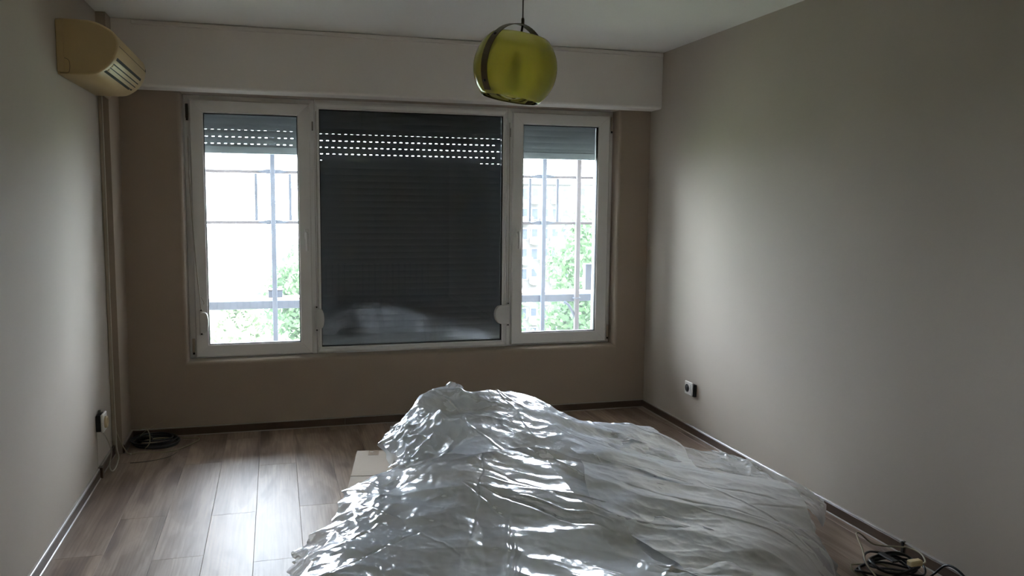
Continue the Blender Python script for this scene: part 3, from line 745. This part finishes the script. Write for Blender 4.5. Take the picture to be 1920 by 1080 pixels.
# --- the sheet: a lofted film through measured sections, then creased
rows = [
[(0.706, 4.238, 0.03), (0.755, 4.34, 0.03), (0.874, 4.386, 0.03), (0.944, 4.347, 0.03), (0.993, 4.292, 0.03), (1.213, 4.374, 0.03), (1.357, 4.363, 0.03), (1.502, 4.302, 0.03), (1.628, 4.275, 0.03), (2.004, 4.317, 0.03), (2.065, 4.181, 0.03), (2.342, 4.13, 0.03), (2.492, 4.107, 0.03)],
[(0.686, 4.078, 0.275), (0.735, 4.18, 0.297), (0.854, 4.226, 0.314), (0.924, 4.187, 0.316), (0.973, 4.132, 0.308), (1.193, 4.214, 0.297), (1.337, 4.203, 0.275), (1.482, 4.142, 0.231), (1.608, 4.115, 0.204), (1.984, 4.157, 0.171), (2.045, 4.021, 0.149), (2.322, 3.97, 0.11), (2.472, 3.947, 0.088)],
[(0.646, 3.978, 0.5), (0.695, 4.08, 0.54), (0.814, 4.126, 0.57), (0.884, 4.087, 0.575), (0.933, 4.032, 0.56), (1.153, 4.114, 0.54), (1.297, 4.103, 0.5), (1.442, 4.042, 0.42), (1.568, 4.015, 0.37), (1.944, 4.057, 0.31), (2.005, 3.921, 0.27), (2.282, 3.87, 0.2), (2.432, 3.847, 0.16)],
[(0.566, 3.933, 0.45), (0.66, 3.871, 0.5), (0.83, 3.933, 0.5), (1.083, 3.858, 0.50), (1.28, 3.782, 0.45), (1.533, 3.775, 0.36), (1.855, 3.835, 0.3), (2.163, 3.773, 0.21), (2.363, 3.611, 0.18)],
[(0.458, 3.839, 0.4), (0.574, 3.816, 0.45), (0.807, 3.825, 0.48), (1.059, 3.771, 0.475), (1.295, 3.662, 0.42), (1.699, 3.628, 0.31), (2.038, 3.551, 0.24), (2.311, 3.415, 0.2)],
[(0.510, 3.813, 0.29), (0.635, 3.740, 0.37), (0.891, 3.624, 0.435), (1.131, 3.563, 0.42), (1.489, 3.463, 0.36), (1.863, 3.389, 0.275), (2.16, 3.273, 0.23), (2.304, 3.192, 0.22)],
[(0.286, 3.599, 0.275), (0.426, 3.444, 0.315), (0.699, 3.308, 0.365), (1.025, 3.225, 0.355), (1.46, 3.104, 0.305), (1.887, 2.969, 0.25), (2.207, 2.936, 0.17)],
[(0.152, 3.328, 0.22), (0.307, 3.163, 0.28), (0.637, 3.011, 0.298), (1.026, 2.884, 0.285), (1.417, 2.768, 0.255), (1.827, 2.681, 0.23), (2.193, 2.796, 0.08)],
[(0.057, 3.287, 0.14), (0.17, 2.943, 0.26), (0.576, 2.724, 0.250), (0.937, 2.63, 0.246), (1.399, 2.523, 0.242), (1.777, 2.5, 0.19), (2.171, 2.73, 0.03)],
[(-0.018, 2.849, 0.12), (0.077, 2.475, 0.27), (0.489, 2.307, 0.246), (1.02, 2.144, 0.244), (1.42, 2.063, 0.24), (1.897, 2.291, 0.03)],
[(-0.145, 1.98, 0.1), (-0.019, 1.715, 0.26), (0.395, 1.589, 0.27), (0.84, 1.479, 0.25), (1.068, 1.424, 0.22), (1.388, 1.546, 0.03)]]
def cr_interp(P, T):
    """P (n,k) knots at integer parameters, T in 0..n-1"""
    n = len(P); i = np.clip(np.floor(T).astype(int), 0, n-2); t = (T-i)[:, None]
    p0, p1, p2, p3 = P[np.maximum(i-1, 0)], P[i], P[i+1], P[np.minimum(i+2, n-1)]
    return .5*(2*p1+(p2-p0)*t+(2*p0-5*p1+4*p2-p3)*t*t+(3*p1-p0-3*p2+p3)*t**3)
def resample(P, N):
    P = np.array(P, float); d = np.r_[0, np.cumsum(np.linalg.norm(np.diff(P, axis=0), axis=1))]
    return cr_interp(P, np.interp(np.linspace(0, d[-1], N), d, np.arange(len(P))))
def perlin(x, y, seed):
    r = np.random.default_rng(seed); G = r.uniform(0, 2*np.pi, (256, 256)); gx, gy = np.cos(G), np.sin(G)
    i, j = np.floor(x).astype(int), np.floor(y).astype(int); fx, fy = x-i, y-j
    u, v = fx**3*(fx*(fx*6-15)+10), fy**3*(fy*(fy*6-15)+10)
    def g(a, b, dx, dy): a, b = a % 256, b % 256; return gx[a, b]*dx+gy[a, b]*dy
    return (g(i, j, fx, fy)*(1-u)+g(i+1, j, fx-1, fy)*u)*(1-v)+(g(i, j+1, fx, fy-1)*(1-u)+g(i+1, j+1, fx-1, fy-1)*u)*v
def creases(x, y, n, seed, Lr, wr, ar, dom, dirf=None):
    """sharp folds: cusp ridges of limited length"""
    r = np.random.default_rng(seed); z = np.zeros_like(x)
    wx = x+.03*perlin(x*5, y*5, seed+1); wy = y+.03*perlin(x*5+9, y*5+3, seed+2)
    for _ in range(n):
        cx, cy = r.uniform(dom[0], dom[1]), r.uniform(dom[2], dom[3])
        th = dirf(cx, cy, r) if dirf else r.uniform(0, np.pi)
        L = r.uniform(*Lr); wd_ = r.uniform(*wr); a = r.uniform(*ar)*r.choice([-1, 1, 1])
        dx, dy = wx-cx, wy-cy
        s = dx*np.cos(th)+dy*np.sin(th); d = -dx*np.sin(th)+dy*np.cos(th)+.12*s*s*r.uniform(-1, 1)
        asym = np.where(d > 0, d/wd_, -d/(wd_*r.uniform(.6, 2.2)))
        z += a*np.maximum(0, 1-asym)**1.5*np.clip(1-(s/L)**2, 0, 1)**1.2
    return z
def worley(x, y, seed):
    r = np.random.default_rng(seed); JX, JY = r.uniform(0, 1, (128, 128)), r.uniform(0, 1, (128, 128))
    i, j = np.floor(x).astype(int), np.floor(y).astype(int); best = np.full(x.shape, 9.)
    for a in (-1, 0, 1):
        for b_ in (-1, 0, 1):
            p, q = i+a, j+b_
            best = np.minimum(best, (p+JX[p % 128, q % 128]-x)**2+(q+JY[p % 128, q % 128]-y)**2)
    return np.sqrt(best+.012)
def supports(x, y):
    """height of what carries the sheet"""
    z = np.full_like(x, .003)
    u = (x-A.x)*bx.x+(y-A.y)*bx.y; v = (x-A.x)*by.x+(y-A.y)*by.y
    z = np.where((u > -.006) & (u < BW+.006) & (v > -.006) & (v < BL+.006), BZ+.004, z)
    u = (x-P0.x)*bx2.x+(y-P0.y)*bx2.y; v = (x-P0.x)*by2.x+(y-P0.y)*by2.y
    z = np.where((u > -.008) & (u < SW+.006) & (v > -.006) & (v < SL+.006), BZ+.048, z)
    return z
def grid_mesh(name, X, Y, Z, mat, parent):
    n, k = X.shape
    co_ = np.stack([X, Y, Z], -1).reshape(-1, 3).astype(np.float32)
    idx = np.arange(n*k).reshape(n, k)
    q = np.stack([idx[:-1, :-1], idx[:-1, 1:], idx[1:, 1:], idx[1:, :-1]], -1).reshape(-1, 4).astype(np.int32)
    me = bpy.data.meshes.new(name); me.vertices.add(len(co_)); me.vertices.foreach_set('co', co_.ravel())
    me.loops.add(q.size); me.loops.foreach_set('vertex_index', q.ravel())
    me.polygons.add(len(q)); me.polygons.foreach_set('loop_start', np.arange(0, q.size, 4, dtype=np.int32))
    me.polygons.foreach_set('use_smooth', np.ones(len(q), bool))
    me.update(calc_edges=True); me.validate()
    return link_mesh(name, me, mat, parent)
def loft(rows, nu, nv, knot_w=None):
    R = np.stack([resample(r, nv) for r in rows])           # rows x nv x 3
    n = len(rows); d = np.r_[0, np.cumsum(np.linalg.norm(np.diff(R, axis=0), axis=2).mean(1))]
    T = np.interp(np.linspace(0, d[-1], nu), d, np.arange(n))
    return cr_interp(R.reshape(n, -1), T).reshape(nu, nv, 3)
def dir_main(cx, cy, r):
    # folds fan out from the heap towards the near right corner
    base = math.atan2(cy-4.3, cx-.5)
    return base + r.normal(0, .45)
sheet = empty('plastic_sheet', (1.2, 2.9, 0), 'crumpled translucent plastic dust sheet heaped over carton and board in mid-floor', 'plastic sheet')
off = np.array([1.2, 2.9, 0])
G = loft(rows, 860, 680)
X, Y, Z = G[..., 0].copy(), G[..., 1].copy(), G[..., 2].copy()
dom = (-.1, 2.5, 1.6, 4.3)
far = np.clip((Y-3.45)/.7, 0, 1); left = np.clip((.75-X)/.6, 0, 1)
right = np.clip((X-1.2)/.5, 0, 1)
crum = np.clip(.24+.65*left+.60*far+.24*right, 0, 1.2)
def crumple(X, Y, seed, crum, amp=1.0):
    wx = X+.05*perlin(X*3, Y*3, seed)+.012*perlin(X*11, Y*11, seed+1); wy = Y+.05*perlin(X*3+5, Y*3, seed+2)+.012*perlin(X*11+5, Y*11, seed+3)
    th = math.radians(-24)
    s_ = wx*math.cos(th)+wy*math.sin(th); t_ = -wx*math.sin(th)+wy*math.cos(th)
    d = .026*worley(s_*1.7, t_*4.6, seed+4)
    d += .012*worley(s_*5, t_*12, seed+5)*(.3+.7*crum)
    d += .014*worley(wx*10, wy*10, seed+6)*crum
    d += .0050*worley(wx*24+3, wy*24, seed+7)*crum
    d += .0014*worley(wx*60, wy*60, seed+8)*crum*crum
    return d*amp
disp = creases(X, Y, 30, 5, (.25, .9), (.05, .14), (.008, .022), dom, dir_main)*.8
disp += creases(X, Y, 90, 6, (.12, .5), (.006, .013), (.003, .0065), dom, dir_main)
disp += crumple(X, Y, 60, crum)
disp += (.5-np.abs(perlin(X*3.2, Y*3.2, 21)))*.04*crum-.03*crum
vv = np.linspace(0, 1, X.shape[1])[None, :]; uu = np.linspace(0, 1, X.shape[0])[:, None]
edge = np.minimum(1, np.minimum(vv, 1-vv)/.02)
uu_ = np.linspace(0, 60, X.shape[0])[:, None]+0*X
wl = np.clip(1-vv/.10, 0, 1)**2; wr = np.clip(1-(1-vv)/.05, 0, 1)**2
jag = .05*perlin(uu_*.55, 0*uu_+.5, 71)+.022*perlin(uu_*.95, 0*uu_+.3, 72)
X += jag*wl-.5*jag*wr
X += .02*perlin(X*6+50, Y*6, 31)+.006*perlin(X*30, Y*30, 32)
Y += .02*perlin(X*6+80, Y*6, 33)+.006*perlin(X*30+4, Y*30, 34)
X = np.minimum(X, XR-.03)
Z = Z+disp*(.35+.65*edge)-.012
Z = np.maximum(Z, supports(X, Y)+.001*perlin(X*20, Y*20, 3)+.001)
grid_mesh('main_layer', X-off[0], Y-off[1], Z, SHEET, sheet)
def over_layer(nm, r0, r1, v0, v0b, v1, nu, nv, seed, lift):
    # a second thickness of film folded over part of the first
    GG = loft(rows, 640, 520); n_, k_ = GG.shape[:2]
    d_ = np.r_[0, np.cumsum(np.linalg.norm(np.diff(np.stack([resample(r, 520) for r in rows]), axis=0), axis=2).mean(1))]; d_ /= d_[-1]
    ua, ub = np.interp([r0, r1], np.arange(len(rows)), d_)*(n_-1)
    U = np.linspace(ua, ub, nu); tt = np.linspace(0, 1, nu)[:, None]; vs_ = v0+(v0b-v0)*tt; Vv = (vs_+(v1-vs_)*np.linspace(0, 1, nv)[None, :])*(k_-1)
    wob = 10*np.sin(np.linspace(0, 9, nv))+6*np.sin(np.linspace(1, 23, nv))
    UU = np.clip(U[:, None]+wob[None, :]*np.linspace(0, 1, nu)[:, None], 0, n_-1); VV = np.clip(Vv+8*np.sin(np.linspace(0, 12, nu))[:, None]*(1-np.linspace(0, 1, nv))[None, :], 0, k_-1)
    i, j = np.minimum(UU.astype(int), n_-2), np.minimum(VV.astype(int), k_-2); fu, fv = (UU-i)[..., None], (VV-j)[..., None]
    P = (GG[i, j]*(1-fu)+GG[i+1, j]*fu)*(1-fv)+(GG[i, j+1]*(1-fu)+GG[i+1, j+1]*fu)*fv
    X, Y, Z = P[..., 0].copy(), P[..., 1].copy(), P[..., 2].copy()
    cr_ = np.clip(.34+.6*np.clip((.75-X)/.6, 0, 1)+.60*np.clip((Y-3.45)/.7, 0, 1), 0, 1.1)
    dd = crumple(X, Y, seed, cr_)+creases(X, Y, 60, seed+20, (.12, .5), (.006, .014), (.003, .007), dom, dir_main)
    X = np.minimum(X+.012*perlin(X*7, Y*7, seed+30), XR-.028); Y = Y+.012*perlin(X*7+9, Y*7, seed+31)
    Z = np.maximum(Z+dd-.012+lift, supports(X, Y)+.004)
    return grid_mesh(nm, X-off[0], Y-off[1], Z, SHEET2, sheet)
over_layer('folded_layer', 1.2, 5.25, 0.03, 0.03, .80, 320, 440, 300, .004)
over_layer('folded_layer', 4.4, 9.3, .42, .80, .985, 420, 250, 400, .006)
def patch(rows, nu, nv, seed, nm, amp=1.0, lift=.0):
    G = loft(rows, nu, nv); X, Y, Z = G[..., 0].copy(), G[..., 1].copy(), G[..., 2].copy()
    dm = (X.min(), X.max(), Y.min(), Y.max())
    d = creases(X, Y, 26, seed, (.06, .3), (.012, .05), (.008, .022), dm)+creases(X, Y, 60, seed+50, (.03, .1), (.006, .018), (.003, .009), dm)
    d += (.4-np.abs(perlin(X*10, Y*10, seed+7)))*.02+(.4-np.abs(perlin(X*28, Y*28, seed+8)))*.006
    X = X+.02*perlin(X*9, Y*9, seed+3)+.008*perlin(X*34, Y*34, seed+4); Y = Y+.02*perlin(X*9+7, Y*9, seed+5)+.008*perlin(X*34+7, Y*34, seed+6)
    X = np.minimum(X, XR-.022)
    Z = np.maximum(Z+d*amp+lift, supports(X, Y)+.002)
    return grid_mesh(nm, X-off[0], Y-off[1], Z, SHEET, sheet)
patch([[(2.243, 3.916, 0.21), (2.425, 3.836, 0.17), (2.565, 3.758, 0.1), (2.63, 3.686, 0.08), (2.636, 3.454, 0.05)],
 [(2.216, 3.599, 0.21), (2.313, 3.509, 0.19), (2.437, 3.463, 0.14), (2.535, 3.425, 0.09), (2.59, 3.373, 0.03)],
 [(2.234, 3.341, 0.2), (2.299, 3.307, 0.18), (2.389, 3.305, 0.12), (2.449, 3.261, 0.07), (2.492, 3.264, 0.02)]], 120, 160, 101, 'trailing_flap', .6)
patch([[(0.641, 3.979, 0.5), (0.555, 3.948, 0.46), (0.45, 3.79, 0.42)],
 [(0.742, 3.697, 0.54), (0.636, 3.731, 0.5), (0.492, 3.677, 0.4)],
 [(0.862, 3.511, 0.50), (0.717, 3.488, 0.44), (0.53, 3.497, 0.38)]], 140, 140, 202, 'bunched_fold', .9)
patch([[(.760, 4.10, .50), (.80, 4.11, .56), (.835, 4.12, .595)], [(.80, 4.08, .50), (.845, 4.08, .56), (.872, 4.09, .598)], [(.86, 4.06, .50), (.893, 4.06, .56), (.905, 4.065, .590)]], 60, 60, 302, 'upright_tab', .25)

# ---------------------------------------------------------------- balcony outside
YBAL = 6.92
def post(name, x, z0, z1, wdt, mat, lab, grp='balcony steel posts'):
    rt_ = empty(name, (x, YBAL-.05, z0), lab, 'post', grp)
    MB().box(x-wdt/2, x+wdt/2, YBAL-.05-wdt/2, YBAL-.05+wdt/2, z0, z1, .003).build('shaft', mat, rt_)
    MB().box(x-.06, x+.06, YBAL-.11, YBAL+.01, z0-.012, z0, .002).build('base_plate', mat, rt_)
    return rt_
slabb = struct(MB().box(-1.6, 3.4, D+.45, YBAL+.12, -.24, -.02).build('balcony_slab', CONC))
post('balcony_post', -.012, -.008, 2.6, .037, RUST, 'blue-grey steel post outside the left casement window')
post('balcony_post', 2.245, -.008, 2.6, .036, RUST, 'blue-grey steel post outside right window, nearer the middle pane')
p3 = post('balcony_post', 2.562, -.008, 2.6, .038, RUSTB, 'brownish steel post outside right window, nearer the right wall')
MB().tube([(2.562, YBAL-.045, .50), (2.50, YBAL-.04, .62), (2.45, YBAL-.038, .66)], .012, 8).build('brace', RUST, p3)
MB().box(2.53, 2.594, YBAL-.075, YBAL-.025, .69, .70).build('collar', RUST, p3)
def lattice(x0, x1, verts, plates, lab):
    rt_ = empty('steel_lattice', ((x0+x1)/2, YBAL, 1.35), lab, 'lattice', 'steel lattices on the balcony')
    for z in (1.755, 1.355):
        MB().box(x0, x1, YBAL-.012, YBAL+.012, z-.012, z+.012, .002).build('crossbar', RUSTB, rt_)
    for v in verts:
        MB().box(v-.011, v+.011, YBAL-.009, YBAL+.009, 1.368, 1.742, .002).build('upright', RUST, rt_)
    for px in plates:
        for z in (1.757, 1.357):
            mm = MB(); mm.poly_prism([(px-.12, z), (px-.05, z+.018), (px+.05, z+.018), (px+.12, z+.002), (px+.05, z-.014), (px-.05, z-.016)], 1, YBAL-.030, YBAL-.0125); mm.build('clamp_plate', RUST, rt_)
lattice(-1.3, .55, [-.14, .121, -.9], [-.012], 'rusty steel lattice of two crossbars outside the left casement window')
lattice(1.85, 2.86, [2.133, 2.385], [2.245], 'rusty steel lattice of two crossbars outside the right casement window')
rl = empty('balcony_railing', (1.0, YBAL, 0), 'weathered blue-grey balcony railing with thin bars beyond the windows', 'railing')
MB().box(-1.5, 3.2, YBAL-.02, YBAL+.02, .662, .727, .003).build('top_rail', RUST, rl)
MB().box(-1.5, 3.2, YBAL-.012, YBAL+.012, .06, .085, .002).build('bottom_rail', RUST, rl)
bal = [-.424, -.352, -.263, -.181, -.095, -.012, .075, .155]
x = bal[0]-.085
while x > -1.45: bal.append(x); x -= .085
x = bal[7]+.085
while x < 3.1: bal.append(x); x += .0835
me = None
for i, x in enumerate(bal):
    if me is None:
        mm = MB(); mm.tube([(0, 0, 0), (0, 0, .576)], .0078, 6, False); me_o = mm.build('baluster', RUST, rl); me = me_o.data; me_o.location = (x-1.0, 0, .0855)
    else:
        o = link_mesh('baluster', me, None, rl); o.location = (x-1.0, 0, .0855)
    if i == 0: rl.children[-1].rotation_euler = (0, 0, 0)
lg = MB().box(-1.5, 3.2, YBAL+.025, YBAL+.19, .705, .745, .004).build('ledge_board', LEDGE)
tag(lg, 'sunlit-pale ledge board running along behind the balcony railing', 'ledge')
MB().box(2.1, 2.42, YBAL+.19, YBAL+.34, .72, .742, .003).build('board_end', RUST, lg)
fb = empty('flower_box', (-.007, YBAL+.09, .746), 'small dark box set on the ledge behind the left balcony post', 'box')
MB().box(-.063, .049, YBAL+.04, YBAL+.14, .746, .800, .003).build('box_body', RUST, fb)
MB().box(-.068, .054, YBAL+.035, YBAL+.145, .8003, .810, .002).build('box_rim', RUSTB, fb)
pn = MB().box(2.66, 2.80, YBAL-.30, YBAL-.26, -.018, .66, .004).build('leaning_panel', CONC2)
tag(pn, 'white panel standing at the right end of the balcony', 'panel')
sb = MB().box(2.70, 2.78, YBAL+.10, YBAL+.17, .7455, .985, .004).build('grey_canister', RUST)
tag(sb, 'small grey block on the ledge at the right edge of the right window', 'block')

struct(MB().box(-12, XL-.15, D, D+.26, -9, 9).box(XR+.15, 14, D, D+.26, -9, 9).box(XL-.15, XR+.15, D, D+.26, H+.2, 9).box(XL-.15, XR+.15, D+.2, D+.26, -9, -.0).build('wall_outer', CONC))
# ---------------------------------------------------------------- far view
GZ = -9.0
struct(MB().box(-90, 120, 12, 220, GZ-1, GZ).build('ground', GRASS))
def tree(x, y, h, r, n, label, mat, seed):
    rt_ = empty('leafy_tree', (x, y, GZ), label, 'tree', 'trees beyond the balcony')
    MB().tube([(x, y, GZ-.1), (x+.1, y, GZ+h*.35), (x-.1, y+.1, GZ+h*.7)], [.22, .17, .10], 8).build('trunk', BARK, rt_)
    r_ = np.random.default_rng(seed)
    # clumped leaf quads
    ncl = 26; cl = r_.normal(0, 1, (ncl, 3)); cl /= np.linalg.norm(cl, axis=1)[:, None]; cl *= r_.uniform(.3, 1, (ncl, 1))
    cl = cl*np.array([r, r, h*.36])+np.array([x, y, GZ+h*.64])
    k = r_.integers(0, ncl, n); c_ = cl[k]+r_.normal(0, 1, (n, 3))*np.array([r, r, h*.36])*.20
    a = r_.normal(0, 1, (n, 3)); a /= np.linalg.norm(a, axis=1)[:, None]; b = np.cross(a, r_.normal(0, 1, (n, 3))); b /= np.linalg.norm(b, axis=1)[:, None]
    s = r_.uniform(.10, .24, (n, 1))
    v = np.stack([c_-a*s, c_+b*s*.6, c_+a*s, c_-b*s*.6], 1).reshape(-1, 3)-np.array([x, y, GZ])
    me = bpy.data.meshes.new('foliage'); me.vertices.add(len(v)); me.vertices.foreach_set('co', v.astype(np.float32).ravel())
    me.loops.add(n*4); me.loops.foreach_set('vertex_index', np.arange(n*4, dtype=np.int32)); me.polygons.add(n)
    me.polygons.foreach_set('loop_start', np.arange(0, n*4, 4, dtype=np.int32)); me.update(calc_edges=True)
    f = link_mesh('foliage', me, mat, rt_); f['kind'] = 'stuff'
tree(1.4, 40, 8.9, 2.1, 3000, 'green tree right of the post in the left window, tallest there', LEAF, 1)
tree(-.9, 34, 5.6, 1.7, 2200, 'low pale bush tree above the railing in the left window', LEAF2, 2)
tree(.9, 30, 4.8, 1.6, 2200, 'bushy tree low behind the post in the left window', LEAF2, 3)
tree(-2.2, 46, 5.4, 1.5, 1800, 'thin small tree at the far left of the left window', LEAF2, 4)
tree(14.6, 38, 9.6, 2.0, 3600, 'tall green tree at the right edge of the right window', LEAF, 5)
tree(9.9, 40, 6.4, 1.9, 2600, 'rounded green tree left of the tall tree in the right window', LEAF, 6)
tree(8.2, 30, 5.0, 1.6, 2600, 'dense green tree below the railing in the right window', LEAF, 7)
tree(11.9, 25.5, 4.2, 1.5, 2200, 'low green tree below the railing at the right window edge', LEAF, 8)
# apartment block left in the right window
def block(x0, x1, y, z1, depth, label, mat, cols, rows_, pane_w, pane_h, balc):
    bt = empty('apartment_building', ((x0+x1)/2, y, GZ), label, 'building', 'apartment blocks beyond the trees')
    MB().box(x0, x1, y, y+depth, GZ-.2, z1).build('wall', mat, bt)
    MB().box(x0-.3, x1+.3, y-.3, y+depth+.3, z1, z1+.35, .05).build('roof', ROOFM, bt)
    fl = (z1-GZ)/rows_
    for j in range(rows_):
        for i in range(cols):
            cx = x0+(x1-x0)*(i+.5)/cols; cz = GZ+fl*(j+.55)
            f_ = MB().box(cx-pane_w/2-.08, cx+pane_w/2+.08, y-.06, y+.02, cz-pane_h/2-.08, cz+pane_h/2+.08).build('window_frame', CONC2, bt)
            MB().box(cx-pane_w/2, cx+pane_w/2, y-.09, y-.061, cz-pane_h/2, cz+pane_h/2).build('window_pane', PANE, f_)
            if balc and (i+j) % 2 == 0:
                MB().box(cx-pane_w*.9, cx+pane_w*.9, y-1.1, y-.10, cz-pane_h/2-.35, cz-pane_h/2+.20, .03).build('balcony', CONC2, bt)
block(15.5, 21.0, 58, 2.7, 10, 'pale apartment block with balconies at the left of the right window', CONC, 7, 8, .42, .75, True)
block(24.3, 36.0, 72, 3.0, 10, 'plain white apartment block behind the trees in the right window', CONC2, 6, 8, .5, .8, False)
